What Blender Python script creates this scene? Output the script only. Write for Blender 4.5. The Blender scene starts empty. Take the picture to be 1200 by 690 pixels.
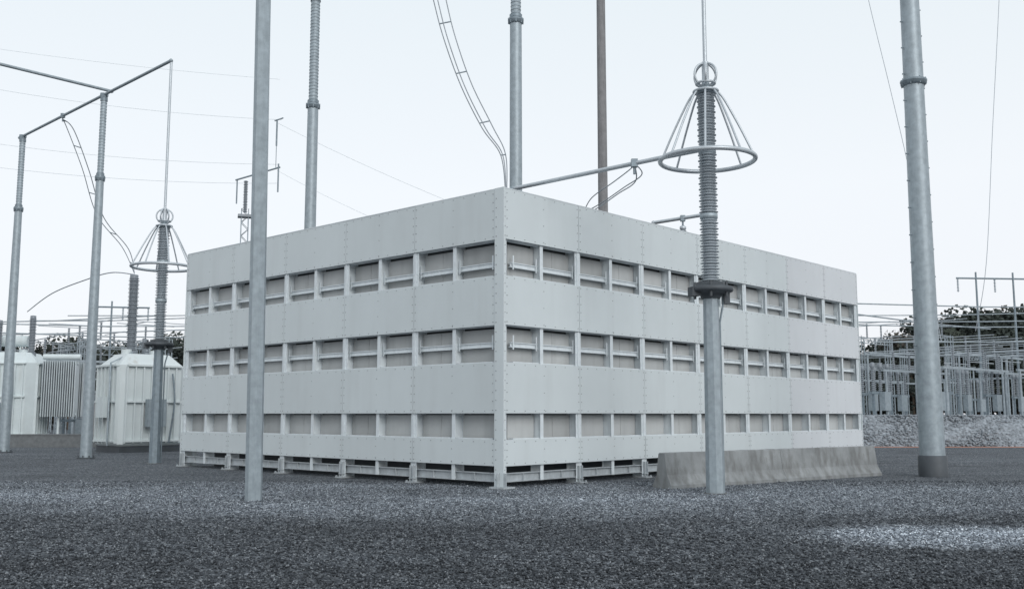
import bpy, bmesh, math, random
import numpy as np
from mathutils import Vector, Matrix
random.seed(7); np.random.seed(7)
SC=bpy.context.scene
COL=SC.collection
try:
    SC.view_settings.view_transform='Standard'; SC.view_settings.look='None'; SC.view_settings.exposure=0
except Exception: pass

# ---------------------------------------------------------------- materials
def new_mat(name):
    m=bpy.data.materials.new(name); m.use_nodes=True
    nt=m.node_tree; b=nt.nodes['Principled BSDF']
    return m,nt,b
def surf(name,col,rough=.6,metal=0.,var=.12,scale=3.,bump=.0,bscale=40.,streak=0.,streakcol=None,rnd=0.,stretch=.12,lo=.5,hi=.78):
    m,nt,b=new_mat(name); N=nt.nodes; L=nt.links
    tc=N.new('ShaderNodeTexCoord')
    n1=N.new('ShaderNodeTexNoise'); n1.inputs['Scale'].default_value=scale; n1.inputs['Detail'].default_value=6; n1.inputs['Roughness'].default_value=.6
    L.new(tc.outputs['Object'],n1.inputs['Vector'])
    r=N.new('ShaderNodeValToRGB')
    r.color_ramp.elements[0].position=.3; r.color_ramp.elements[1].position=.7
    r.color_ramp.elements[0].color=(*[c*(1-var) for c in col],1); r.color_ramp.elements[1].color=(*[min(1,c*(1+var)) for c in col],1)
    L.new(n1.outputs['Fac'],r.inputs['Fac'])
    out=r.outputs['Color']
    if streak>0:
        mp=N.new('ShaderNodeMapping'); mp.inputs['Scale'].default_value=(1,1,stretch)
        L.new(tc.outputs['Object'],mp.inputs['Vector'])
        n2=N.new('ShaderNodeTexNoise'); n2.inputs['Scale'].default_value=scale*3; n2.inputs['Detail'].default_value=5
        L.new(mp.outputs['Vector'],n2.inputs['Vector'])
        r2=N.new('ShaderNodeValToRGB'); r2.color_ramp.elements[0].position=lo; r2.color_ramp.elements[1].position=hi
        r2.color_ramp.elements[0].color=(0,0,0,1); r2.color_ramp.elements[1].color=(streak,streak,streak,1)
        L.new(n2.outputs['Fac'],r2.inputs['Fac'])
        mx=N.new('ShaderNodeMixRGB'); mx.inputs['Color2'].default_value=(*(streakcol or [c*.4 for c in col]),1)
        L.new(r2.outputs['Color'],mx.inputs['Fac']); L.new(out,mx.inputs['Color1']); out=mx.outputs['Color']
    if rnd>0:
        oi=N.new('ShaderNodeObjectInfo'); mr=N.new('ShaderNodeMapRange'); mr.inputs['To Min'].default_value=1-rnd; mr.inputs['To Max'].default_value=1+rnd
        L.new(oi.outputs['Random'],mr.inputs['Value'])
        hs=N.new('ShaderNodeHueSaturation'); L.new(mr.outputs['Result'],hs.inputs['Value']); L.new(out,hs.inputs['Color']); out=hs.outputs['Color']
    L.new(out,b.inputs['Base Color'])
    b.inputs['Roughness'].default_value=rough; b.inputs['Metallic'].default_value=metal
    if bump>0:
        n3=N.new('ShaderNodeTexNoise'); n3.inputs['Scale'].default_value=bscale; n3.inputs['Detail'].default_value=4
        L.new(tc.outputs['Object'],n3.inputs['Vector'])
        bp=N.new('ShaderNodeBump'); bp.inputs['Strength'].default_value=bump; bp.inputs['Distance'].default_value=.02
        L.new(n3.outputs['Fac'],bp.inputs['Height']); L.new(bp.outputs['Normal'],b.inputs['Normal'])
    return m
M_PANEL=surf('panel_paint',(.555,.605,.62),.5,0,.03,.7,.03,8,streak=.25,streakcol=(.42,.45,.455),rnd=.03)
M_PANEL2=surf('panel_paint_warm',(.575,.605,.63),.5,0,.03,.7,.03,8,streak=.22,streakcol=(.45,.45,.46),rnd=.03)
M_FRAME=surf('galvanised_frame',(.64,.69,.715),.5,.1,.08,5,.05,30,streak=.3,streakcol=(.42,.45,.46))
M_FOOT=surf('grey_galvanised_foot',(.40,.435,.455),.5,.15,.15,6,.05,30,streak=.4,streakcol=(.25,.27,.28))
M_INNER=surf('absorber_panel',(.43,.445,.445),.8,0,.07,1.2,.05,60,streak=.4,streakcol=(.28,.29,.29),rnd=.12)
M_SHADE=surf('painted_opening_shade',(.10,.11,.115),.8,0,.1)  # dark tone standing in for shade at the opening tops
M_BOLT=surf('bolt_steel',(.26,.28,.29),.5,.3,.1)
M_GALV=surf('galvanised_steel',(.31,.36,.39),.5,.35,.16,6,.04,40,streak=.4,streakcol=(.22,.26,.285))
M_GALVD=surf('dark_galvanised_steel',(.20,.245,.275),.5,.3,.18,6,.04,40,streak=.4,streakcol=(.13,.16,.185))
M_ALU=surf('aluminium_tube',(.46,.50,.53),.4,.4,.08,8)
M_POLEB=surf('weathered_brown_pole',(.20,.20,.205),.8,0,.15,3,.1,20,streak=.5)
M_PORC=surf('grey_porcelain',(.34,.385,.42),.35,0,.08,4)
M_PORCD=surf('dark_porcelain',(.20,.225,.25),.4,0,.08,4)
M_DARK=surf('dark_metal',(.07,.08,.09),.6,.2,.15)
M_WIRE=surf('conductor_cable',(.30,.33,.36),.6,.2,.1)
M_CONC=surf('concrete',(.25,.265,.27),.9,0,.22,1.8,.5,50,streak=.75,streakcol=(.105,.105,.10),stretch=.35,lo=.42,hi=.72)
M_CONCD=surf('concrete_footing',(.16,.17,.175),.95,0,.2,5,.4,60)
M_WHITE=surf('transformer_paint',(.58,.64,.65),.5,0,.06,1.5,.02,10,streak=.35,streakcol=(.42,.44,.42))
M_TANKR=surf('stained_transformer_paint',(.60,.65,.655),.5,0,.05,.6,.02,10,streak=.55,streakcol=(.32,.26,.21),lo=.62,hi=.78,stretch=.2)
M_RADI=surf('radiator_paint',(.46,.51,.53),.5,0,.1,1.5,streak=.4)
M_YARD=surf('yard_steel',(.30,.345,.375),.6,.2,.2,4)
M_BARK=surf('bark',(.09,.07,.055),.95,0,.3,12,.5,40)
M_RED=surf('red_clay_strip',(.42,.20,.14),.95,0,.2,4,.3,30)
M_LEAF=[]
for i,c in enumerate([(.036,.046,.040),(.045,.055,.042),(.064,.058,.048)]):
    M_LEAF.append(surf('foliage_%s'%['dark','mid','autumn'][i],c,.95,0,.3,.5))

def gravel(name,dark,light,amt=1.):
    m,nt,b=new_mat(name); N=nt.nodes; L=nt.links
    tc=N.new('ShaderNodeTexCoord')
    v=N.new('ShaderNodeTexVoronoi'); v.inputs['Scale'].default_value=30
    L.new(tc.outputs['Object'],v.inputs['Vector'])
    bw=N.new('ShaderNodeSeparateColor'); L.new(v.outputs['Color'],bw.inputs['Color'])
    r=N.new('ShaderNodeValToRGB'); e=r.color_ramp.elements
    e[0].position=0; e[0].color=(*[c*.4 for c in dark],1); e[1].position=1; e[1].color=(*light,1)
    k=e.new(.55); k.color=(*dark,1)
    k=e.new(.85); k.color=(*[a*.65+c*.35 for a,c in zip(dark,light)],1)
    L.new(bw.outputs['Red'],r.inputs['Fac'])
    n=N.new('ShaderNodeTexNoise'); n.inputs['Scale'].default_value=.25; n.inputs['Detail'].default_value=7; n.inputs['Roughness'].default_value=.68
    mp=N.new('ShaderNodeMapping'); mp.inputs['Scale'].default_value=(.6,1.6,1)
    L.new(tc.outputs['Object'],mp.inputs['Vector']); L.new(mp.outputs['Vector'],n.inputs['Vector'])
    mr=N.new('ShaderNodeMapRange'); mr.inputs['From Min'].default_value=.3; mr.inputs['From Max'].default_value=.7
    mr.inputs['To Min'].default_value=.70; mr.inputs['To Max'].default_value=1.32
    L.new(n.outputs['Fac'],mr.inputs['Value'])
    sx=N.new('ShaderNodeSeparateXYZ'); L.new(tc.outputs['Object'],sx.inputs['Vector'])
    def math_(op,a,bv):
        q=N.new('ShaderNodeMath'); q.operation=op
        for i,x in enumerate((a,bv)):
            if isinstance(x,(int,float)): q.inputs[i].default_value=x
            else: L.new(x,q.inputs[i])
        return q.outputs[0]
    n5=N.new('ShaderNodeTexNoise'); n5.inputs['Scale'].default_value=.9; n5.inputs['Detail'].default_value=6; n5.inputs['Roughness'].default_value=.62
    L.new(tc.outputs['Object'],n5.inputs['Vector'])
    rag=math_('SUBTRACT',n5.outputs['Fac'],.5)
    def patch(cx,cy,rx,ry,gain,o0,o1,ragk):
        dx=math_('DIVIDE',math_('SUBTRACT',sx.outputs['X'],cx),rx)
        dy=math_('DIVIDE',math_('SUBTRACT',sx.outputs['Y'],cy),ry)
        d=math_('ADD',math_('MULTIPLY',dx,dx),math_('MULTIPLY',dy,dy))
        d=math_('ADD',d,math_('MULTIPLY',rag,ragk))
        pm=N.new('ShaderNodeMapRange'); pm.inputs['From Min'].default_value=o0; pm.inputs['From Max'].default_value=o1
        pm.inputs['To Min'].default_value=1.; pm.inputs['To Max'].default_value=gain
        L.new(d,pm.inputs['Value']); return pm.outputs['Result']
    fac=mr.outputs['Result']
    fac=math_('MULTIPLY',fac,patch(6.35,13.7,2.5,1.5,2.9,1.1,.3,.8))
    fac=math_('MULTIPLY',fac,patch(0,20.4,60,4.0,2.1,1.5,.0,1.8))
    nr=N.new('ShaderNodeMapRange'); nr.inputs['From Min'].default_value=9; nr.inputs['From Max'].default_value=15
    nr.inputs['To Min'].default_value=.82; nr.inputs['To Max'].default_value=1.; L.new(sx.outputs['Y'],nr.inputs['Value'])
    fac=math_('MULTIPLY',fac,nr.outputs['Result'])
    hs=N.new('ShaderNodeHueSaturation'); L.new(fac,hs.inputs['Value']); L.new(r.outputs['Color'],hs.inputs['Color'])
    L.new(hs.outputs['Color'],b.inputs['Base Color']); b.inputs['Roughness'].default_value=.95
    try: b.inputs['Specular IOR Level'].default_value=.25
    except Exception: pass
    bp=N.new('ShaderNodeBump'); bp.inputs['Strength'].default_value=1.*amt; bp.inputs['Distance'].default_value=.03
    L.new(v.outputs['Distance'],bp.inputs['Height']); bp.invert=True
    L.new(bp.outputs['Normal'],b.inputs['Normal'])
    return m
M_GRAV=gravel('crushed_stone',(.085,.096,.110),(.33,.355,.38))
M_RUB=surf('rubble_stone',(.235,.26,.285),.9,0,.5,7,.6,20)
# ---------------------------------------------------------------- mesh helper
class MB:
    def __init__(s): s.v=[];s.f=[];s.mi=[];s.cur=0;s.sm=[]
    def add(s,vs,fs,smooth=False):
        o=len(s.v); s.v+= [tuple(p) for p in vs]
        for f in fs: s.f.append([i+o for i in f]); s.mi.append(s.cur); s.sm.append(smooth)
    def box(s,a,b,T=None):
        x0,y0,z0=a;x1,y1,z1=b
        vs=[(x0,y0,z0),(x1,y0,z0),(x1,y1,z0),(x0,y1,z0),(x0,y0,z1),(x1,y0,z1),(x1,y1,z1),(x0,y1,z1)]
        if T: vs=[T(*p) for p in vs]
        s.add(vs,[(0,3,2,1),(4,5,6,7),(0,1,5,4),(1,2,6,5),(2,3,7,6),(3,0,4,7)])
    def cyl(s,p0,p1,r0,r1=None,n=12,caps=True):
        r1=r0 if r1 is None else r1
        p0=Vector(p0);p1=Vector(p1);d=(p1-p0).normalized()
        u=d.cross(Vector((0,0,1)));
        if u.length<1e-4:u=Vector((1,0,0))
        u.normalize();w=d.cross(u)
        vs=[];
        for p,r in((p0,r0),(p1,r1)):
            for i in range(n):
                a=2*math.pi*i/n; vs.append(p+u*math.cos(a)*r+w*math.sin(a)*r)
        s.add(vs,[(i,(i+1)%n,n+(i+1)%n,n+i) for i in range(n)],n>8)
        if caps: s.add(vs,[list(range(n))[::-1],list(range(n,2*n))])
    def lathe(s,x,y,prof,n=16,flat=False):
        vs=[]
        for r,z in prof:
            for i in range(n):
                a=2*math.pi*(i+.5)/n; vs.append((x+r*math.cos(a),y+r*math.sin(a),z))
        fs=[]
        for k in range(len(prof)-1):
            for i in range(n): fs.append((k*n+i,k*n+(i+1)%n,(k+1)*n+(i+1)%n,(k+1)*n+i))
        s.add(vs,fs,not flat)
        s.add(vs[:n],[list(range(n))[::-1]]); s.add(vs[-n:],[list(range(n))])
    def tube(s,pts,r,n=8,closed=False):
        P=[Vector(p) for p in pts];m=len(P);vs=[];prev=None
        for i in range(m):
            if closed: d=P[(i+1)%m]-P[i-1]
            else: d=P[min(i+1,m-1)]-P[max(i-1,0)]
            d.normalize()
            if prev is None:
                u=d.cross(Vector((0,0,1)))
                if u.length<1e-3:u=d.cross(Vector((1,0,0)))
            else: u=prev-d*prev.dot(d)
            u.normalize();prev=u;w=d.cross(u)
            for k in range(n):
                a=2*math.pi*k/n; vs.append(P[i]+u*math.cos(a)*r+w*math.sin(a)*r)
        fs=[]
        for i in range(m if closed else m-1):
            j=(i+1)%m
            for k in range(n): fs.append((i*n+k,i*n+(k+1)%n,j*n+(k+1)%n,j*n+k))
        s.add(vs,fs,True)
    def obj(s,name,mats,parent=None,recalc=True):
        me=bpy.data.meshes.new(name); me.from_pydata(s.v,[],s.f)
        if not isinstance(mats,(list,tuple)): mats=[mats]
        for m in mats: me.materials.append(m)
        for p,i,sm in zip(me.polygons,s.mi,s.sm): p.material_index=i; p.use_smooth=sm
        if recalc:
            bm=bmesh.new();bm.from_mesh(me);bmesh.ops.recalc_face_normals(bm,faces=bm.faces);bm.to_mesh(me);bm.free()
        me.update()
        o=bpy.data.objects.new(name,me); COL.objects.link(o)
        if parent: o.parent=parent
        return o
def thing(name,label,cat,loc=(0,0,0),yaw=0.,group=None):
    e=bpy.data.objects.new(name,None); COL.objects.link(e); e.empty_display_size=.3
    e.location=loc; e.rotation_euler=(0,0,yaw); e['label']=label; e['category']=cat
    if group: e['group']=group
    return e
def tag(o,label,cat,group=None):
    o['label']=label;o['category']=cat
    if group:o['group']=group
    return o
def clone(e,loc,yaw=None,scale=None,label=None):
    c=e.copy(); COL.objects.link(c); c.location=loc
    if yaw is not None: c.rotation_euler=(0,0,yaw)
    if scale is not None: c.scale=(scale,scale,scale) if isinstance(scale,(int,float)) else scale
    if label: c['label']=label
    for ch in [o for o in bpy.data.objects if o.parent==e]:
        d=ch.copy(); COL.objects.link(d); d.parent=c
    return c
def smooth_pts(P,k=8):
    P=[Vector(p) for p in P]; out=[]
    for i in range(len(P)-1):
        a=P[max(i-1,0)];b=P[i];c=P[i+1];d=P[min(i+2,len(P)-1)]
        for j in range(k):
            t=j/k
            out.append(.5*((2*b)+(c-a)*t+(2*a-5*b+4*c-d)*t*t+(3*b-a-3*c+d)*t**3))
    out.append(P[-1]); return out
def sheds(z0,z1,rc,rs,pitch):
    pr=[];n=max(2,int((z1-z0)/pitch)); h=(z1-z0)/n
    for i in range(n):
        z=z0+i*h; R=rs if i%2==0 else rs*.9
        pr+=[(rc,z),(rc,z+h*.35),(R,z+h*.45),(R,z+h*.55),(rc*1.05,z+h*.95)]
    pr.append((rc,z1)); return pr

YAW=math.atan2(.7345,.6787)
dR=Vector((.6787,.7345,0)); dL=Vector((-.7348,.6785,0))
# ================================================================ ENCLOSURE
LR=19.07; LL=14.13; H=6.8
enc=thing('enclosure_building','pale grey steel-panelled noise enclosure with three rows of openings','enclosure',(-.19,22.18,0),YAW)
TR=lambda t,d,z:(t,d,z)
TL=lambda t,d,z:(d,t,z)
TR2=lambda t,d,z:(LR-d,t,z)
TL2=lambda t,d,z:(t,LL-d,z)
bands=[(5.63,6.8),(3.66,4.785),(1.67,2.81),(.50,1.08)]
opens=[(4.785,5.63),(2.81,3.66),(1.08,1.67)]
def disc(mb,T,t,z,d0,d1,r=.017):
    n=6;vs=[]
    for d in(d0,d1):
        for i in range(n):
            a=2*math.pi*i/n; vs.append(T(t+r*math.cos(a),d,z+r*math.sin(a)))
    mb.add(vs,[(i,(i+1)%n,n+(i+1)%n,n+i) for i in range(n)]+[tuple(range(n,2*n)),tuple(range(n))[::-1]])
def wall(T,cols,start,end,warm_from=99):
    n=len(cols)-1
    for (z0,z1) in bands:
        for k in range(0,n,2):
            a=cols[k] if k>0 else start; b=cols[min(k+2,n)] if k+2<n else end
            a+=.006;b-=.006
            mb=MB(); dj=random.uniform(-.003,.003)
            mb.box((a,0+dj,z0),(b,.045,z1),T)
            mb.cur=1
            zz=np.arange(z0+.07,z1-.04,.2 if z1-z0>.7 else .14)
            for z in zz:
                for t in (a+.05,b-.05): disc(mb,T,t,z,dj-.008,dj+.004,.013)
            mid=(a+b)/2
            for z in zz[::2]: disc(mb,T,mid,z,dj-.008,dj+.004,.011)
            for t in np.arange(a+.3,b-.2,.36):
                for z in (z0+.05,z1-.05): disc(mb,T,t,z,dj-.008,dj+.004,.011)
            mb.obj('wall_panel',[M_PANEL2 if k>=warm_from else M_PANEL,M_BOLT],enc)
    mb=MB()
    for (z0,z1) in bands:
        mb.box((start+.01,.065,z0-.014),(end-.01,.24,z0+.006),T)  # lips added under the bands, deep enough to shade the opening tops
    mb.box((start+.01,-.006,H+.002),(end-.01,.32,H+.022),T)
    mb.obj('coping_and_shade_lips',M_FRAME,enc)
    D0=.33
    for k in range(1,n+1):
        c=cols[k] if k<n else end-.07
        heavy=(k%2==0) or k==n
        w=.105 if heavy else .055
        mb=MB()
        zb=.0 if heavy else .14
        mb.box((c-w,.049,zb),(c+w,.063,6.78),T)
        mb.box((c-.012,.063,zb),(c+.012,D0+.01,6.78),T)
        mb.box((c-w,D0+.01,zb),(c+w,D0+.024,6.78),T)
        if heavy:
            for (z0,z1) in opens:
                mb.box((c-.04,.03,z0+.01),(c+.04,.0485,z1-.01),T)
                for z in (z0+.12,z0+.3,z1-.12):
                    for s in(-.07,.07): disc(mb,T,c+s,z,.037,.051,.013)
        mb.obj('steel_column',M_FRAME,enc)
        if heavy:
            mb=MB(); mb.box((c-.14,-.10,.012),(c+.14,.32,.035),T)
            mb.box((c-.10,-.02,.10),(c+.10,.046,.115),T)
            mb.box((c-.07,-.02,.036),(c-.055,.047,.42),T); mb.box((c+.055,-.02,.036),(c+.07,.047,.42),T)
            for s in(-.11,.11):
                for d in(-.07,.27): disc(mb,T,c+s,.05,d-.02,d+.02,.02)
            mb.obj('base_plate',M_FOOT,enc)
            mb=MB(); mb.box((c-.2,-.15,-.1),(c+.2,.38,.010),T); mb.obj('concrete_pad',M_CONCD,enc)
    for (z0,z1) in opens:
        for k in range(n):
            a=(cols[k] if k>0 else max(start,D0+.05))+.04; b=(cols[k+1] if k<n-1 else end-.07)-.04
            mb=MB(); dd=D0-.03+random.uniform(-.03,.03)
            top=z1-.06 if z1-z0>.7 else z1-.04
            mb.box((a,dd,z0-.1),(b,D0,top),T)
            m=(a+b)/2
            if k%2: mb.box((m-.008,dd-.01,z0-.1),(m+.008,dd-.0005,top),T)
            mb.obj('recessed_panel',M_INNER,enc)
    mb=MB(); mb.box((start+.36,D0+.03,.55),(end-.1,D0+.05,6.6),T); mb.obj('shade_backing',M_SHADE,enc)  # dark sheet, paints shade into the gaps above the recessed panels
    for zi,(zr,h) in enumerate([(5.02,.12),(3.17,.12)]):
        mb=MB()
        for k in range(n):
            a=(cols[k] if k>0 else max(start,.39))+.014; b=(cols[k+1] if k<n-1 else end-.07)-.014
            mb.box((a,.15,zr+h-.02),(b,.23,zr+h),T)
            mb.box((a,.15,zr),(b,.23,zr+.018),T)
            mb.box((a,.175,zr+.018),(b,.187,zr+h-.02),T)
            for s in (a+.05,b-.09): mb.box((s,.135,zr-.05),(s+.04,.148,zr+h+.16),T)
        mb.obj('horizontal_rail',M_FRAME,enc)
    for z0,z1 in opens:
        mb=MB()
        for k in range(n):
            a=(cols[k] if k>0 else max(start,.39))+.014; b=(cols[k+1] if k<n-1 else end-.07)-.014
            mb.box((a,.08,z0-.02),(b,.22,z0+.03),T)
        mb.obj('opening_sill',M_FRAME,enc)
    mb=MB()
    a=start+.02;b=end-.02
    mb.box((a,.066,.32),(b,.19,.34),T); mb.box((a,.066,.14),(b,.19,.16),T); mb.box((a,.12,.16),(b,.135,.32),T)
    for k in range(1,n*2):
        t=a+(b-a)*k/(n*2); mb.box((t-.008,.07,.16),(t+.008,.12,.32),T)
    mb.obj('bottom_beam',M_FOOT,enc)
    mb=MB(); mb.box((a+.5,.9,.0),(b-.5,1.1,.6),T) ; mb.obj('gap_darkening_block',M_DARK,enc)  # dark block added inside to keep the gap under the wall dark
colsR=[1.362*k for k in range(15)]; colsR[-1]=LR
colsL=[.27+1.386*k for k in range(11)]; colsL[-1]=LL
wall(TR,colsR,.053,LR-.03,10)
wall(TL,colsL,.273,LL-.03)
mb=MB(); mb.box((-.014,-.014,.05),(.05,.27,H+.024)); mb.cur=1
for z in np.arange(.2,6.7,.22):
    disc(mb,TL,.22,z,-.022,-.012,.013); disc(mb,TR,.03,z,-.022,-.012,.011)
mb.obj('corner_post',[M_PANEL,M_BOLT],enc)
mb=MB(); mb.box((-.12,-.12,.012),(.25,.33,.048)); mb.box((-.016,-.10,.048),(.0,-.016,.35));mb.box((-.10,.1,.048),(-.016,.115,.35)); mb.obj('base_plate',M_FOOT,enc)
mb=MB(); mb.box((-.18,-.18,-.1),(.35,.42,.010)); mb.obj('concrete_pad',M_CONCD,enc)
mb=MB(); mb.box((.06,.06,.08),(.16,.16,6.7)); mb.obj('steel_column',M_FRAME,enc)
for T,L_ in((TR2,LL),(TL2,LR)):
    mb=MB()
    for z0,z1 in bands: mb.box((.3,.0,z0),(L_-.27,.045,z1),T)
    mb.obj('rear_panel',M_PANEL,enc)
    mb=MB(); mb.box((.35,.165,.5),(L_-.33,.195,6.6),T); mb.obj('rear_lining',M_INNER,enc)
    mb=MB()
    k=0.42
    while k<L_-.3:
        mb.box((k-.1,.049,0),(k+.1,.16,6.78),T); k+=2.75
    mb.obj('rear_frame',M_FRAME,enc)
mb=MB(); mb.box((LR-.028,-.006,.05),(LR+.004,.2,H)); mb.obj('corner_post',M_PANEL,enc)
mb=MB(); mb.box((-.006,LL-.028,.05),(.2,LL+.004,H)); mb.obj('corner_post',M_PANEL,enc)

# ================================================================ POLES
def pole(name,label,x,y,r0,r1,h,rings=(),mat=M_GALV,n=12,ins=None,base='plate',cat='pole',steps=False,group=None,insr=.15,tilt=0):
    e=thing(name,label,cat,(x,y,0),random.uniform(0,.4),group)
    if tilt: e.rotation_euler=(0,tilt,0)
    mb=MB(); mb.lathe(0,0,[(r0,-.05),(r0+(r1-r0)*.5,h*.5),(r1,h)],n,n<=8); mb.obj('shaft',mat,e)
    if base=='plate':
        mb=MB(); mb.lathe(0,0,[(r0*1.5,.0),(r0*1.5,.05)],12,True)
        for i in range(8):
            a=i*math.pi/4; mb.cyl((r0*1.3*math.cos(a),r0*1.3*math.sin(a),.05),(r0*1.3*math.cos(a),r0*1.3*math.sin(a),.12),.025,n=6)
        mb.obj('base_plate',M_DARK,e)
    elif base=='sleeve':
        mb=MB(); mb.lathe(0,0,[(r0*1.12,-.05),(r0*1.12,.52),(r0*1.02,.56)],16); mb.obj('base_sleeve',M_DARK,e)
    for z in rings:
        r=r0+(r1-r0)*z/h
        mb=MB(); mb.lathe(0,0,[(r*1.02,z-.1),(r*1.3,z-.06),(r*1.3,z-.005),(r*1.34,z+.005),(r*1.34,z+.06),(r*1.0,z+.07)],16)
        for i in range(8):
            a=i*math.pi/4; mb.cyl((r*1.2*math.cos(a),r*1.2*math.sin(a),z-.1),(r*1.2*math.cos(a),r*1.2*math.sin(a),z+.1),.02,n=6)
        mb.obj('flange',M_GALVD,e)
    if steps:
        mb=MB()
        z=1.2;k=0
        while z<h:
            r=r0+(r1-r0)*z/h; s=1 if k%2 else -1
            mb.cyl((s*r*.95,0,z),(s*(r+.06),0,z),.012,n=6); mb.cyl((s*(r+.05),0,z),(s*(r+.062),0,z),.022,n=6)
            z+=.38;k+=1
        mb.obj('step_bolts',M_GALVD,e)
    if ins:
        mb=MB(); mb.lathe(0,0,[(insr*1.2,h),(insr*1.2,h+.1)],12); mb.obj('insulator_base',M_GALVD,e)
        mb=MB(); mb.lathe(0,0,sheds(h+.1,h+ins-.12,insr*.92,insr,.06),14); mb.obj('post_insulator',mat,e)
        mb=MB(); mb.lathe(0,0,[(insr*1.1,h+ins-.12),(insr*1.1,h+ins)],12); mb.box((-.1,-.1,h+ins),(.1,.1,h+ins+.12)); mb.cyl((-.13,0,h+ins+.14),(.13,0,h+ins+.14),.09); mb.obj('bus_clamp',M_GALVD,e)
    return e
pole('steel_pole','slender pale galvanised steel pole standing in gravel',-4.99,19.37,.165,.145,13.5,(),M_GALV,8,base='none',tilt=-.011)
pole('steel_pole','thick tapered grey steel pole with dark base sleeve and step bolts',11.24,26.7,.33,.23,17,(10.85,),M_GALV,16,base='sleeve',steps=True)
pole('bus_support_pole','grey steel pole with post insulator inside the enclosure',0.12,30,.22,.19,14.1,(14.0,),M_GALV,12,ins=3,insr=.17)
pole('bus_support_pole','grey steel pole with tall post insulator behind the panel wall',-7.07,34,.23,.19,12.6,(12.5,),M_GALV,12,ins=3.9,insr=.17)
pole('utility_pole','tall weathered brown pole behind the enclosure',4.7,50,.28,.22,27,(),M_POLEB,12,base='none')
g='poles carrying the overhead bus'
pole('bus_support_pole','grey steel pole topped by insulator carrying bus pipe',-15.96,37.4,.215,.145,10.8,(10.7,),M_GALV,12,ins=3.1,group=g,insr=.125)
pole('bus_support_pole','grey steel pole topped by insulator carrying bus pipe',-22.0,43.2,.23,.155,10.8,(10.7,),M_GALV,12,ins=3.1,group=g,insr=.13)

def pipe(label,pts,r=.06,m=M_ALU,name='bus_pipe',cat='bus pipe',sm=False,balls=()):
    o=Vector(pts[0]); e=thing(name,label,cat,tuple(o))
    mb=MB(); P=[Vector(q)-o for q in (smooth_pts(pts) if sm else pts)]
    mb.tube(P,r,10); 
    for q in (P[0],P[-1]): mb.lathe(q.x,q.y,[(r*.3,q.z-r*1.3),(r*1.2,q.z-r*.5),(r*1.2,q.z+r*.5),(r*.3,q.z+r*1.3)],10)
    mb.obj('tube',m,e)
    for q in balls:
        mb=MB()
        q=Vector(q)-o; mb.box((q.x-.07,q.y-.07,q.z-.09),(q.x+.07,q.y+.07,q.z+.09)); mb.cyl((q.x,q.y,q.z-.25),(q.x,q.y,q.z+.02),.03)
        mb.obj('clamp',M_GALVD,e)
    return e
zb=14.05
A=Vector((-22.0,43.2,zb));B=Vector((-15.96,37.4,zb))
d=(B-A).normalized()
pipe('aluminium overhead bus pipe on insulator poles',[A-d*.4,B,B+d*5.4],.058,M_GALV,balls=[(-18.82,40.14,zb)])
pipe('aluminium overhead cross pipe on insulator pole',[B+Vector((.2,.2,.2)),B-dR*7+Vector((0,0,.2))],.058,M_GALV)
pipe('aluminium bus pipe running from arrester over wall top',[(4.1,20.95-.66,7.2),(3.4,20.9,7.2),(.02,24.02,7.2)],.05,M_ALU,balls=[(2.73,21.5,7.2),(.02,24.02,7.15)])
pipe('short aluminium bus pipe just above the wall top',[(4.4,30.2,7.55),(5.75,29.1,7.58)],.055,M_ALU,balls=[(5.2,29.55,7.56)])

def standoff(x,y,z0,z1,label,r=.12):
    e=thing('post_insulator',label,'insulator',(x,y,0))
    mb=MB(); mb.cyl((0,0,0),(0,0,z0),.1); mb.obj('support_tube',M_GALV,e)
    mb=MB(); mb.lathe(0,0,sheds(z0,z1,r*.6,r,.08),14); mb.obj('shed_stack',M_PORCD,e)
    mb=MB(); mb.lathe(0,0,[(.06,z1),(.1,z1+.02),(.1,z1+.1),(.04,z1+.14)],12); mb.obj('terminal_cap',M_ALU,e)
standoff(-.15,24.05,5.6,7.05,'dark standing insulator behind the wall corner')
standoff(5.2,29.55,5.6,7.2,'dark standing insulator carrying a short pipe')
standoff(1.95,26.5,5.4,7.0,'dark standing insulator behind the panel wall')

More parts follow.
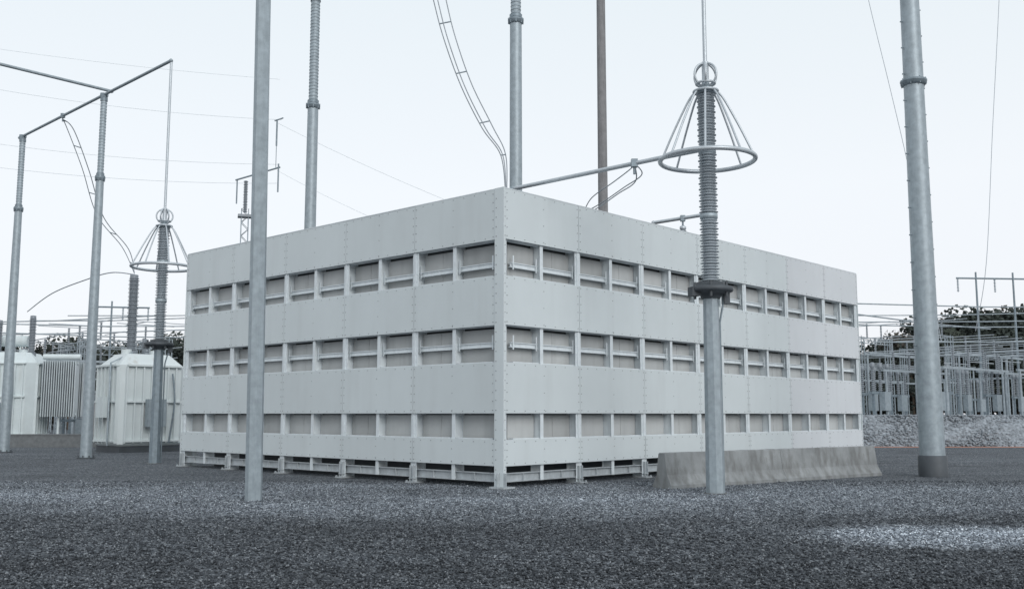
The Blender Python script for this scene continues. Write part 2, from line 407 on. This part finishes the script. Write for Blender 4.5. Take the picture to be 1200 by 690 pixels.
# ================================================================ ARRESTERS
def arrester(x,y,label,rodtop,zs=1.):
    e=thing('surge_arrester',label,'surge arrester',(x,y,0),.35,'surge arresters with corona rings')
    e.scale=(1,1,zs)
    mb=MB(); mb.lathe(0,0,[(.195,.02),(.165,4.2)],8,True); mb.obj('support_post',M_GALVD if x<0 else M_GALV,e)
    mb=MB(); mb.lathe(0,0,[(.25,-.02),(.25,.02)],12,True); mb.obj('base_plate',M_CONCD,e)
    mb=MB(); mb.tube([(.21,.0,0),(.21,0,3.6),(.3,0,4.0),(.3,0,4.25)],.022,8); mb.obj('ground_conduit',M_GALVD,e)
    mb=MB(); mb.lathe(0,0,[(.2,4.1),(.24,4.2),(.46,4.24),(.48,4.27),(.48,4.34),(.4,4.36),(.3,4.37),(.3,4.45),(.2,4.46)],20)
    for i in range(6):
        a=i*math.pi/3; c,s_=.38*math.cos(a),.38*math.sin(a)
        mb.cyl((c,s_,4.12),(c,s_,4.44),.03,n=8)
    mb.box((-.5,-.1,4.14),(-.3,.1,4.33)); mb.box((.3,-.06,4.0),(.44,.06,4.24))
    mb.obj('mounting_bracket',M_DARK,e)
    segs=[(4.46,5.83),(5.95,7.28),(7.40,8.62)]
    mb=MB()
    for a,b in segs: mb.lathe(0,0,sheds(a,b,.13,.205,.062),20)
    mb.obj('insulator_column',M_PORC,e)
    for z in(5.89,7.34):
        mb=MB(); mb.lathe(0,0,[(.15,z-.07),(.19,z-.05),(.19,z+.05),(.15,z+.07)],18); mb.obj('metal_flange',M_GALV,e)
    mb=MB(); mb.lathe(0,0,[(.18,8.62),(.24,8.66),(.24,8.72),(.12,8.76),(.06,8.95)],18); mb.obj('top_cap',M_GALV,e)
    mb=MB(); R=1.02; zr=7.14
    mb.tube([(R*math.cos(t),R*math.sin(t),zr) for t in np.linspace(0,2*math.pi,64,endpoint=False)],.052,12,True)
    for i in range(8):
        a=2*math.pi*i/8+.2; c,s_=math.cos(a),math.sin(a)
        prof=[(.2,8.68),(.29,8.62),(.42,8.42),(.70,7.85),(.91,7.38),(R,zr)]
        mb.tube(smooth_pts([(q*c,q*s_,z) for q,z in prof],5),.024,8)
    mb.tube([(.26*math.cos(t),.26*math.sin(t),8.68) for t in np.linspace(0,2*math.pi,32,endpoint=False)],.03,8,True)
    mb.obj('corona_ring',M_ALU,e)
    mb=MB()
    for k in range(3):
        a=k*math.pi/3; r=.27
        mb.tube([(r*math.cos(t)*math.cos(a),r*math.cos(t)*math.sin(a),9.05+r*math.sin(t)) for t in np.linspace(0,2*math.pi,28,endpoint=False)],.026,8,True)
    mb.tube([(.2*math.cos(t),.2*math.sin(t),8.86) for t in np.linspace(0,2*math.pi,24,endpoint=False)],.03,8,True)
    mb.obj('corona_loops',M_ALU,e)
    mb=MB(); mb.cyl((0,0,8.9),(0,0,rodtop),.045); mb.cyl((0,0,8.9),(0,0,9.35),.075); mb.obj('riser_tube',M_ALU,e)
    return e
arrester(4.26,21.0,'grey ribbed surge arrester with large corona ring on steel post',13.5)
arrester(-12.06,33.68,'grey ribbed surge arrester with corona ring under bus pipe end',15.0,.935)

# ================================================================ flexible conductors
def bundle(label,paths,r=.022,rungs=None,name='flexible_conductor'):
    o=Vector(paths[0][0]); e=thing(name,label,'cable',tuple(o))
    SP=[smooth_pts(p,8) for p in paths]
    for sp in SP:
        mb=MB(); mb.tube([q-o for q in sp],r,6); mb.obj('cable_strand',M_WIRE,e)
    if rungs:
        for k in range(rungs//2,len(SP[0])-2,rungs):
            mb=MB(); a,b=SP[0][k]-o,SP[1][k]-o; mb.tube([a,(a+b)/2,b],r*1.1,6); mb.obj('spacer',M_GALVD,e)
main=[(-2.35,24,13.6),(-2.0,24,12.1),(-1.73,24,11.08),(-1.29,24,9.85),(-.75,24,8.75),(-.28,24,8.05),(-.16,24.02,7.1)]
off=[.32,.30,.28,.26,.25,.12,.03]
bundle('group of parallel flexible conductors drooping to a wall corner insulator',[main,[(p[0]+o,p[1]+.1,p[2]+.12*min(1,o*3)) for p,o in zip(main,off)],[(p[0]+o*.42,p[1]-.15,p[2]-.1*min(1,o*3)) for p,o in zip(main,off)]],.015,9)
l1=[(-18.82,40.1,13.9),(-18.5,40.5,13.55),(-18.2,41.5,12.04),(-18.1,43,10.3),(-17.4,44.2,9.07),(-17.2,44.5,8.0)]
bundle('pair of spaced flexible conductors curving down to transformer bushing',[l1,[(p[0]-.3,p[1],p[2]+.1*(i<5)) if 0<i<5 else p for i,p in enumerate(l1)]],.02,8)
l2=[(2.73,21.5,7.2),(2.85,22.3,6.98),(2.6,23.8,7.02),(2.2,25.5,7.0),(1.95,26.5,7.1)]
bundle('loose flexible conductors looping from pipe over the wall',[l2,[(p[0]+.15*(0<i<4),p[1],p[2]+.16*(0<i<4)) for i,p in enumerate(l2)],[(p[0]-.1*(0<i<4),p[1],p[2]+.3*(0<i<4)) for i,p in enumerate(l2)]],.014)
bundle('flexible conductor strung between transformer bushings',[[(-17.2,44.5,7.95),(-18.7,45.6,8.2),(-20.5,47,8.05),(-23.5,50,7.75),(-27.9,56.5,7.5)]],.026)
M_WIREF=surf('thin_wire',(.6,.65,.68),.6,.0,.05)
M_WIREG=surf('grey_wire',(.42,.46,.5),.6,.0,.05)
def wire(label,a,b,sag=.6,r=.016,pts=None,m=None):
    P=[]
    a=Vector(a);b=Vector(b)
    for i in range(25):
        t=i/24; q=a.lerp(b,t); q.z-=sag*4*t*(1-t); P.append(q)
    if pts: P=smooth_pts(pts,8)
    mb=MB(); o=P[0].copy(); mb.tube([q-o for q in P],r,5); ob=mb.obj('overhead_wire',m or M_WIREF); ob.location=o
    tag(ob,label,'wire','overhead wires')
wl='thin overhead line wire crossing open sky'
wire(wl,(-60,80,35),(-19.5,80,29.5),.6,.014)
wire(wl,(-43.5,80,28.7),(-19.2,80,26.0),.4,.016)
wire(wl,(-43.5,80,24.05),(-19.4,80,22.2),.4,.016)
wire(wl,(-43.5,80,22.05),(-19.4,80,20.6),.4,.016)
wire(wl,(-19.5,80,25.7),(-1,80,17.4),.3,.016)
wire(wl,(-19.5,80,21.7),(-6,80,15.4),.3,.014)
wire('thin wire sagging down towards the thick steel pole',(0,0,0),(1,0,0),0,.016,pts=[(16.4,45,25),(17,45,21.2),(17.8,45,17),(18.5,45,13.1),(19.1,45,8.9),(19.6,45,5)],m=M_WIREG)
wire('thin wire dropping steeply to the switchyard',(0,0,0),(1,0,0),0,.016,pts=[(26,50,26),(25.8,50,23.4),(25.2,50.3,16.5),(24.6,50.6,9.4),(24.5,52,6)],m=M_WIREG)

# ================================================================ JERSEY BARRIERS
def barrier(p,q,label):
    p=Vector((*p[:2],0));q=Vector((*q[:2],0)); Ln=(q-p).length
    prof=[(.30,-.03),(.30,.08),(.28,.09),(.17,.30),(.10,.775),(.085,.79)]
    prof=prof+[(-a,b) for a,b in prof[::-1]]
    mb=MB();vs=[]
    xs=[0,.02]+[Ln*i/14 for i in range(1,14)]+[Ln-.02,Ln]
    for x in xs:
        k=.97 if x in(0,Ln) else 1
        for a,b in prof: vs.append((x,a*k,(b if k==1 else b-.012)+(random.uniform(-.006,.003) if b>.7 else 0)))
    n=len(prof)
    fs=[(i*n+k,i*n+(k+1)%n,(i+1)*n+(k+1)%n,(i+1)*n+k) for i in range(len(xs)-1) for k in range(n)]
    mb.add(vs,fs); mb.add(vs[:n],[list(range(n))]); mb.add(vs[-n:],[list(range(n))[::-1]])
    o=mb.obj('concrete_barrier',M_CONC); o.location=p; o.rotation_euler=(0,0,math.atan2(q.y-p.y,q.x-p.x))
    tag(o,label,'barrier','concrete barriers beside the enclosure')
s=Vector((3.36,22.45));e_=Vector((9.85,27.35));D=(e_-s)
barrier(s,s+D*.4995,'weathered grey concrete traffic barrier with stained end')
barrier(s+D*.5005,e_,'weathered grey concrete traffic barrier beside panel wall')

# ================================================================ TRANSFORMERS
def transformer(x,y,hx,hy,h,label,yaw=YAW,bush=(),cons=True,c=.45,mt=M_WHITE,rib=.42,ribd=.1):
    e=thing('power_transformer',label,'transformer',(x,y,0),yaw,'white power transformers')
    mb=MB(); mb.box((-hx+.1,-hy+.1,-.05),(hx-.1,hy-.1,.28)); mb.obj('skid_base',M_DARK,e)
    mb=MB()
    def ring(i_,c_,z):
        a,b=hx-i_,hy-i_
        return [(-a+c_,-b,z),(a-c_,-b,z),(a,-b+c_,z),(a,b-c_,z),(a-c_,b,z),(-a+c_,b,z),(-a,b-c_,z),(-a,-b+c_,z)]
    P=[(0.08,.28),(0,.36),(0,h*.88),(.45,h*.985),(.5,h)]
    R=[ring(i_,max(.1,c-i_*.4),z) for i_,z in P]; m=8
    vs=sum(R,[]); fs=[]
    for k in range(len(R)-1):
        for i in range(m): fs.append((k*m+i,k*m+(i+1)%m,(k+1)*m+(i+1)%m,(k+1)*m+i))
    fs.append(tuple(range((len(R)-1)*m,len(R)*m))); mb.add(vs,fs)
    for sx in np.arange(-hx+c,hx-c+.01,rib):
        for s in(-1,1): mb.box((sx-.03,s*hy-ribd,.4),(sx+.03,s*hy+ribd,h*.86))
    for sy in np.arange(-hy+c,hy-c+.01,rib):
        for s in(-1,1): mb.box((s*hx-ribd,sy-.03,.4),(s*hx+ribd,sy+.03,h*.86))
    for z in(.45,h*.5,h*.865):
        for s in(-1,1):
            mb.box((-hx+c,s*hy-ribd-.03,z),(hx-c,s*hy+ribd+.03,z+.08)); mb.box((s*hx-ribd-.03,-hy+c,z),(s*hx+ribd+.03,hy-c,z+.08))
    for q in ((-hx*.5,0),(hx*.45,.2)): mb.cyl((q[0],q[1],h-.05),(q[0],q[1],h+.22),.22,n=14)
    mb.obj('tank',mt,e)
    if cons:
        mb=MB(); mb.cyl((-hx*.7,hy*.3,h+.75),(hx*.5,hy*.3,h+.75),.33,n=18)
        for sx in(-hx*.5,hx*.3): mb.cyl((sx,hy*.3,h-.1),(sx,hy*.3,h+.5),.05)
        mb.obj('conservator',mt,e)
    mb=MB(); mb.box((-hx*.3,-hy-.5,1.1),(hx*.25,-hy-ribd-.05,2.3)); mb.obj('control_cabinet',M_GALV,e)
    mb=MB(); mb.box((-hx-.45,-hy*.4,1.5),(-hx-ribd-.05,hy*.1,2.4)); mb.obj('control_cabinet',M_WHITE,e)
    mb=MB()
    mb.tube(smooth_pts([(hx*.5,-hy-.22,h*.8),(hx*.55,-hy-.35,h*.5),(hx*.45,-hy-.25,.4)],5),.04,6)
    mb.obj('conduit',M_GALVD,e)
    mb=MB(); mb.tube([(-hx-.22,-hy*.5,.3),(-hx-.22,-hy*.5,h*.9),(-hx*.4,-hy*.2,h+.08)],.04,6); mb.obj('conduit',M_GALV,e)
    for (bx,by,bz,bh,br,m_) in bush:
        mb=MB(); mb.cyl((bx,by,bz-.4),(bx,by,bz),br*1.3,n=14); mb.lathe(bx,by,sheds(bz,bz+bh-.15,br*.75,br*1.05,.09),14)
        mb.lathe(bx,by,[(br*.8,bz+bh-.15),(br*.8,bz+bh-.02),(br*.3,bz+bh)],12); mb.obj('bushing',m_,e)
    return e
def fins(e,x0,x1,y0,y1,z0,z1,n=14,m=None):
    mb=MB()
    for i in range(n):
        xx=x0+(x1-x0)*(i+.5)/n; mb.box((xx-.025,y0,z0),(xx+.025,y1,z1))
    for z in(z0+.12,z1-.12): mb.cyl((x0-.1,(y0+y1)/2,z),(x1,(y0+y1)/2,z),.08)
    mb.obj('radiator',m or M_RADI,e)
ci,si=math.cos(YAW),math.sin(YAW)
bl=(-17.2+16.75,44.5-44.7); bx,by=bl[0]*ci+bl[1]*si,-bl[0]*si+bl[1]*ci
t1=transformer(-16.75,44.7,1.5,1.2,4.3,'white ribbed power transformer with brown stains and tall dark bushing',cons=False,c=.22,mt=M_TANKR,rib=.38,ribd=.12,bush=[(bx,by,4.5,3.45,.23,M_PORCD),(bx+.7,by+.2,4.4,.7,.09,M_PORCD),(bx+.5,by-.5,4.4,.6,.09,M_PORCD)])
t2=transformer(-29.8,58,2.2,1.7,5.2,'large white power transformer with hanging radiator bank',yaw=.15,bush=[(1.6,-.5,5.2,2.2,.2,M_PORCD),(-.2,-.6,5.2,1.9,.2,M_PORCD),(-1.4,-.6,5.2,1.9,.2,M_PORCD)])
fins(t2,2.5,4.4,-1.4,-.6,1.5,4.7,15); fins(t2,2.5,4.4,.2,1.0,1.5,4.7,15)
mb=MB(); mb.cyl((2.45,-1.0,4.95),(4.5,-1.0,4.95),.17,n=14); mb.box((3.4,-1.05,.0),(3.5,-.95,1.5)); mb.obj('header_pipe',M_WHITE,t2)
mb=MB(); mb.box((-29,49.8,-.1),(-19.9,50.05,.6)); mb.box((-29,49.77,.6),(-19.87,50.08,.66)); mb.box((-20.1,50.05,-.1),(-19.9,55,.6))
o=mb.obj('low_wall',M_CONCD); tag(o,'low dark concrete containment wall around transformers','wall')
for i,(x,y,w,hh) in enumerate([(-23.2,56,.9,2.4),(-22.0,60,.8,2.9),(-21.3,58,1.0,2.4)]):
    e=thing('control_kiosk','small grey-brown electrical cabinet near transformers','cabinet',(x,y,0),.3,'electrical cabinets')
    mb=MB(); mb.box((-w/2,-.3,.2),(w/2,.3,hh)); mb.box((-w/2-.05,-.36,hh),(w/2+.05,.36,hh+.06)); mb.obj('cabinet_body',M_GALVD,e)
    mb=MB(); mb.box((-w/2+.05,-.32,.3),(-.01,-.302,hh-.1)); mb.box((.01,-.32,.3),(w/2-.05,-.302,hh-.1)); mb.obj('door',M_POLEB,e)
    mb=MB(); mb.box((-w/2-.1,-.4,-.05),(w/2+.1,.4,.198)); mb.obj('plinth',M_CONCD,e)

# ================================================================ SWITCHYARD FRAMES
def frame(w,h,label,n=3,lattice=False,group='switchyard frames'):
    e=thing('switchyard_frame',label,'switchyard frame',(0,0,-50),0,group)
    for s in(-1,1):
        mb=MB()
        if lattice:
            q=.22
            for a in(-q,q):
                for b in(-q,q): mb.box((s*w/2+a-.03,b-.03,0),(s*w/2+a+.03,b+.03,h))
            z=0
            while z<h-.5:
                for b in(-q,q): mb.tube([(s*w/2-q,b,z),(s*w/2+q,b,z+.35),(s*w/2-q,b,z+.7)],.018,4)
                z+=.7
        else: mb.cyl((s*w/2,0,0),(s*w/2,0,h),.085,.07,n=8)
        mb.obj('post',M_YARD,e)
    mb=MB()
    if lattice:
        for z in(h-.5,h-.06): mb.box((-w/2-.3,-.05,z),(w/2+.3,.05,z+.06))
        k=int(w/.6)
        for i in range(k): x=-w/2+i*w/k; mb.tube([(x,0,h-.45),(x+w/k/2,0,h-.05),(x+w/k,0,h-.45)],.022,4)
    else: mb.box((-w/2-.4,-.06,h-.13),(w/2+.4,.06,h))
    mb.obj('crossbeam',M_YARD,e)
    for i in range(n):
        x=-w/2+w*(i+.5)/n
        mb=MB(); mb.lathe(x,0,sheds(h,h+1.1,.045,.09,.12),8); mb.obj('post_insulator',M_PORCD,e)
        mb=MB(); mb.cyl((x,-2.0,h+1.15),(x,2.0,h+1.15),.03,n=6)
        mb.obj('bus_tube',M_ALU,e)
    return e
fA=frame(7,4.4,'grey steel switchyard frame with three post insulators')
fB=frame(4.5,6.2,'tall grey lattice switchyard frame with post insulators',2,True)
fC=frame(8,2.8,'low wide grey switchyard bus support frame',4)
def switch():
    e=thing('circuit_breaker','grey circuit breaker with upright ribbed columns on legs','circuit breaker',(0,0,-50),0,'circuit breakers')
    for x in(-1.1,1.1):
        mb=MB(); mb.box((x-.07,-.07,0),(x+.07,.07,1.3)); mb.obj('leg',M_GALVD,e)
    mb=MB(); mb.box((-1.5,-.1,1.3),(1.5,.1,1.48)); mb.obj('base_beam',M_GALVD,e)
    for x in(-1.1,0,1.1):
        mb=MB(); mb.lathe(x,0,sheds(1.48,2.9,.07,.14,.12),8); mb.lathe(x,0,[(.12,2.9),(.14,2.95),(.14,3.2),(.06,3.25)],8); mb.obj('breaker_column',M_PORCD,e)
    mb=MB(); mb.box((-.45,-.45,.3),(.45,-.11,1.45)); mb.obj('control_box',M_GALV,e)
    return e
br=switch()
ZT=1.57
rr=random.Random(3)
for (f,rx,Y,yw) in [(fA,.385,66,.72),(fB,.43,72,.72),(fA,.475,66,.72),(fC,.41,60,.72),(fC,.50,62,.72),(fA,.36,84,.72),(fA,.45,82,.72),(fA,.52,76,.72),(fC,.44,76,.72),(fC,.37,72,.72),(fB,.368,80,.72),(fA,.56,70,.72),
    (fC,.47,58,.72),(fB,.42,86,-.85),(fC,.54,60,.72),(fB,.47,94,.72),(fC,.395,82,.72),(fA,.49,96,.72),(fC,.49,70,-.85)]:
    clone(f,(rx*Y,Y,ZT),yw,rr.uniform(.88,1.0))
for rx,Y in [(.372,57.5),(.43,59),(.485,60.5),(.54,58),(.39,68),(.455,67),(.51,69),(.415,72),(.36,64),(.47,75)]:
    clone(br,(rx*Y,Y,ZT),rr.uniform(.6,.9),rr.uniform(.8,1.))
for (f,rx,Y,yw) in [(fA,-.50,72,.72),(fA,-.455,78,.72),(fB,-.42,84,.72),(fA,-.385,74,.72),(fC,-.44,66,.8),(fA,-.35,88,.72),(fB,-.47,96,-.85),(fA,-.40,97,.7),(fB,-.52,90,.7),(fB,-.445,80,-.85),(fA,-.43,70,.72),(fB,-.40,78,.72),(fB,-.365,82,-.8)]:
    clone(f,(rx*Y,Y,0),yw,rr.uniform(1.1,1.25))
for rx,Y in [(-.40,60),(-.43,66),(-.435,63)]:
    clone(br,(rx*Y,Y,0),rr.uniform(.6,.9),.9)
for t in(fA,fB,fC,br):
    for ch in [o for o in bpy.data.objects if o.parent==t]: bpy.data.objects.remove(ch)
    bpy.data.objects.remove(t)
def hframe(x,y,z,w,h,yaw):
    e=thing('lightning_mast_frame','tall thin grey pole frame with crossbar above switchyard','mast',(x,y,z),yaw,'tall masts')
    for s in(-1,1):
        mb=MB(); mb.cyl((s*w*.3,0,0),(s*w*.3,0,h+.5),.11,.07,n=8); mb.obj('post',M_GALVD,e)
    mb=MB(); mb.cyl((-w/2-.6,0,h),(w/2+.6,0,h),.07,n=8); mb.obj('crossbar',M_GALVD,e)
    for x_ in(-w/2-.5,0,w/2+.5):
        mb=MB(); mb.lathe(x_,0,sheds(h-1.1,h-.05,.04,.1,.11),8); mb.obj('hanging_insulator',M_PORC,e)
hframe(38.5,78,ZT,5.2,10.8,.1)
hframe(-32.5,82,0,3,10.5,.2)
bl_='long grey bus pipe running across the switchyard'
for i,(a,b) in enumerate([((20,57,7.4),(36,74,8.0)),((21,62,8.6),(42,70,9.2)),((22,60,6.0),(36,60,6.2)),((26,80,9.6),(46,80,9.9)),((23,75,8.6),(50,75,8.9)),((21,58,5.2),(38,64,5.4)),((22,66,7.6),(44,72,8.0)),
    ((-36,66,7.7),(-22,74,8.2)),((-38,78,9.0),(-26,78,9.2)),((-34,62,6.8),(-20,70,7.0)),((-40,72,8.3),(-24,66,8.2)),((-40,70,7.2),(-20,72,7.9)),((-38,84,10),(-20,84,10.2))]):
    a=Vector(a);b=Vector(b);mb=MB();mb.tube([(0,0,0),(b-a)/2+Vector((0,0,-.1)),b-a],.045,6);o=mb.obj('bus_pipe',M_YARD);o.location=a
    tag(o,bl_,'bus pipe','switchyard bus pipes')
# lattice mast
e=thing('lattice_mast','slim grey lattice mast topped by insulators and crossarm','lattice mast',(-15.7,57,0),.3)
mb=MB();w=.2
for sx in(-w,w):
    for sy in(-w,w): mb.box((sx-.025,sy-.025,0),(sx+.025,sy+.025,13.4))
z=0
while z<13.2:
    for q in(-w,w):
        mb.tube([(-w,q,z),(w,q,z+.4),(-w,q,z+.8)],.018,4); mb.tube([(q,-w,z),(q,w,z+.4),(q,-w,z+.8)],.018,4)
    z+=.8
mb.obj('lattice_shaft',M_GALVD,e)
mb=MB(); mb.lathe(0,0,sheds(13.4,15.3,.08,.14,.1),10); mb.box((-.4,-.3,13.1),(.4,.3,13.25)); mb.obj('post_insulator',M_PORCD,e)
mb=MB(); mb.tube([(-.6,.0,15.3),(1.9,-.7,16.1)],.05,8); mb.cyl((-.5,0,13.9),(-.5,0,15.35),.04); mb.cyl((1.8,-.68,14.6),(1.8,-.68,16.3),.045);
mb.cyl((1.65,-.6,17.4),(1.65,-.6,19.0),.05); mb.cyl((1.65,-.6,16.0),(1.65,-.6,17.4),.02); mb.tube([(1.5,-.6,18.9),(2.0,-.7,19.1)],.04,6); mb.obj('crossarm',M_GALVD,e)
e=thing('floodlight','small dome fitting on short stem behind the wall top','floodlight',(-9.1,31.9,0)); mb=MB(); mb.cyl((0,0,0),(0,0,6.95),.05); mb.obj('stem',M_GALV,e)
mb=MB(); mb.lathe(0,0,[(.24,6.9),(.22,7.02),(.1,7.12),(.02,7.14)],14); mb.obj('lamp_head',M_ALU,e)

# ================================================================ GROUND, TERRACE
mb=MB(); S=700
mb.add([(-S,-60,0),(S,-60,0),(S,S,0),(-S,S,0)],[(0,1,2,3)])
o=mb.obj('ground',M_GRAV); o['kind']='structure'
mb=MB()
nb=90; vs=[];fs=[]
for i in range(nb+1):
    x=13+i*110/nb
    for (dy,z) in((0,-.05),(.5,.55),(1.0,1.1),(1.5,ZT),(2.0,ZT+.02)):
        vs.append((x,51.0+dy+random.uniform(-.08,.08),z+random.uniform(-.06,.06)*(z>0)*(dy<1.8)))
for i in range(nb):
    for k in range(4): fs.append((i*5+k,(i+1)*5+k,(i+1)*5+k+1,i*5+k+1))
mb.add(vs,fs)
mb.add([(13,53,ZT+.02),(123,53,ZT+.02),(400,400,ZT),(13,400,ZT)],[(0,1,2,3)])
mb.add([(13,51,-.05),(13,53,ZT+.02),(13,400,ZT),(10,400,-.05)],[(0,1,2,3)])
o=mb.obj('terrain',M_RUB,recalc=False); o['kind']='structure'
mb=MB(); mb.add([(16,49.9,.004),(90,48.8,.004),(90,50.9,.004),(16,50.9,.004)],[(0,1,2,3)])
o=mb.obj('path',M_RED); o['kind']='structure'

def stones(name,P,R,mat,label=None,cat=None):
    n=len(P)
    base=np.array([(1,0,0),(-1,0,0),(0,1,0),(0,-1,0),(0,0,1),(0,0,-1)],float)
    F=np.array([(0,2,4),(2,1,4),(1,3,4),(3,0,4),(2,0,5),(1,2,5),(3,1,5),(0,3,5)])
    V=base[None]*np.random.uniform(.55,1.15,(n,6,1))+np.random.uniform(-.35,.35,(n,6,3))
    V*=R[:,None,None]; V[:,:,2]*=.75
    a=np.random.uniform(0,6.28,n); c,s=np.cos(a),np.sin(a)
    x=V[:,:,0]*c[:,None]-V[:,:,1]*s[:,None]; y=V[:,:,0]*s[:,None]+V[:,:,1]*c[:,None]
    V=np.stack([x,y,V[:,:,2]],-1)+P[:,None,:]
    FF=(F[None]+6*np.arange(n)[:,None,None]).reshape(-1,3)
    me=bpy.data.meshes.new(name); me.vertices.add(n*6); me.vertices.foreach_set('co',V.reshape(-1))
    me.loops.add(len(FF)*3); me.loops.foreach_set('vertex_index',FF.reshape(-1).astype(np.int32))
    me.polygons.add(len(FF)); me.polygons.foreach_set('loop_start',np.arange(0,len(FF)*3,3,dtype=np.int32)); 
    try: me.polygons.foreach_set('loop_total',np.full(len(FF),3,dtype=np.int32))
    except Exception: pass
    me.materials.append(mat); me.update(calc_edges=True); me.validate()
    o=bpy.data.objects.new(name,me); COL.objects.link(o); o['kind']='stuff'
    if label:o['label']=label;o['category']=cat
    return o
n=95000
Y=8.2+(25-8.2)*np.random.rand(n)**1.25; X=(np.random.rand(n)*2-1)*(.56*Y+.8)
R=np.random.uniform(.010,.025,n)*np.where(np.random.rand(n)<.06,1.55,1)
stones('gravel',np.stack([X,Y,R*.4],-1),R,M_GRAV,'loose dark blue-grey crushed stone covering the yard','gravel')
n=9000
X=13+np.random.rand(n)*50; t=np.random.rand(n); R=np.random.uniform(.05,.13,n)
stones('rubble',np.stack([X,51+t*1.6,np.minimum(t*1.6*1.08,ZT)],-1),R,M_RUB,'pale rubble stones facing the raised embankment','rubble')

# ================================================================ TREES
def tree_meshes(seed,h,spread,mat):
    r=random.Random(seed); tr=MB()
    tr.tube([(0,0,-.2),(.1,.05,h*.3),(-.05,.1,h*.6),(.05,0,h*.9)],h*.018,7)
    cl=[]
    for i in range(20):
        z=h*r.uniform(.10,.90); a=r.uniform(0,6.28); k=spread*(1-abs(z/h-.42)*1.1)*r.uniform(.45,1)
        q=(k*math.cos(a),k*math.sin(a),z+r.uniform(0,.08)*h); tr.tube([(0,0,z*.8),(q[0]*.5,q[1]*.5,z*.92),q],h*.006,5); cl.append((q,r.uniform(.13,.22)*h))
    cl+= [((0,0,h*.88),.13*h),((0,0,h*.7),.2*h),((0,0,h*.45),.24*h)]
    cr=MB()
    for (c,R) in cl:
        for j in range(170):
            v=Vector((r.gauss(0,1),r.gauss(0,1),r.gauss(0,1))).normalized()*R*(r.random()**.5)
            v.z*=.75; p=Vector(c)+v; s=r.uniform(.16,.40)*h/12
            u=Vector((r.gauss(0,1),r.gauss(0,1),r.gauss(0,1))).normalized(); w=u.orthogonal().normalized()
            cr.add([p+u*s,p+w*s*.7,p-u*s,p-w*s*.7],[(0,1,2,3)])
    e=thing('tree','dark leafy tree in a belt behind the switchyard','tree',(0,0,-60),0,'trees behind the switchyard')
    tr.obj('trunk',M_BARK,e); cr.obj('crown',mat,e,recalc=False)
    return e
TR_=[tree_meshes(1,12,4.6,M_LEAF[0]),tree_meshes(2,11,4.4,M_LEAF[1]),tree_meshes(3,12.5,4.2,M_LEAF[2]),tree_meshes(5,10,4.6,M_LEAF[0])]
rt=random.Random(11)
for i in range(44):
    Yt=rt.uniform(112,134); rx=.335+.005*i+rt.uniform(-.004,.004)
    h=.62+.32*min(1,max(0,(rx-.36)/.06))
    if rx>.46:h*=1.06
    clone(TR_[rt.randrange(4)],(rx*Yt,Yt,ZT-.3),rt.uniform(0,6.28),h*rt.uniform(.88,1.04))
for i in range(22):
    Yt=rt.uniform(106,125); rx=-.54+.0105*i
    clone(TR_[rt.randrange(4)],(rx*Yt,Yt,-.2),rt.uniform(0,6.28),rt.uniform(.70,.88))
for t in TR_:
    for ch in [o for o in bpy.data.objects if o.parent==t]: bpy.data.objects.remove(ch)
    bpy.data.objects.remove(t)

# ================================================================ LIGHT
w=bpy.data.worlds.new('World'); SC.world=w; w.use_nodes=True
N=w.node_tree.nodes;L=w.node_tree.links; N.clear()
out=N.new('ShaderNodeOutputWorld')
SUN_EL=math.radians(28); sun_dir=Vector((.42,-.92,0)).normalized()
sky=N.new('ShaderNodeTexSky'); sky.sky_type='NISHITA'; sky.sun_disc=False; sky.sun_elevation=SUN_EL; sky.sun_rotation=math.atan2(sun_dir.x,sun_dir.y)
b1=N.new('ShaderNodeBackground'); b1.inputs['Strength'].default_value=.015; L.new(sky.outputs[0],b1.inputs[0])
tc=N.new('ShaderNodeTexCoord'); sp=N.new('ShaderNodeSeparateXYZ'); L.new(tc.outputs['Generated'],sp.inputs[0])
rp=N.new('ShaderNodeValToRGB'); E=rp.color_ramp.elements
E[0].position=0.; E[0].color=(.79,.795,.845,1)
E[1].position=1.; E[1].color=(.68,.74,.79,1)
for p_,c in((.10,(.845,.855,.89)),(.22,(.86,.885,.91)),(.42,(.79,.85,.88))):
    k=E.new(p_); k.color=(*c,1)
L.new(sp.outputs['Z'],rp.inputs['Fac'])
b2=N.new('ShaderNodeBackground'); b2.inputs['Strength'].default_value=1.; L.new(rp.outputs[0],b2.inputs[0])
ad=N.new('ShaderNodeAddShader'); L.new(b1.outputs[0],ad.inputs[0]); L.new(b2.outputs[0],ad.inputs[1]); L.new(ad.outputs[0],out.inputs[0])
ld=bpy.data.lights.new('sun','SUN'); ld.energy=1.5; ld.angle=math.radians(35); ld.color=(1,.99,.98)
lo=bpy.data.objects.new('sun',ld); COL.objects.link(lo)
to=Vector((sun_dir.x*math.cos(SUN_EL),sun_dir.y*math.cos(SUN_EL),math.sin(SUN_EL)))
lo.rotation_euler=to.to_track_quat('Z','Y').to_euler()
# camera
cd=bpy.data.cameras.new('camera'); cd.lens=34.68; cd.sensor_width=36; cd.clip_end=2000; cd.clip_start=.1
co=bpy.data.objects.new('camera',cd); COL.objects.link(co); co.location=(0,0,1.65); co.rotation_euler=(math.radians(90+6.906),0,0)
SC.camera=co
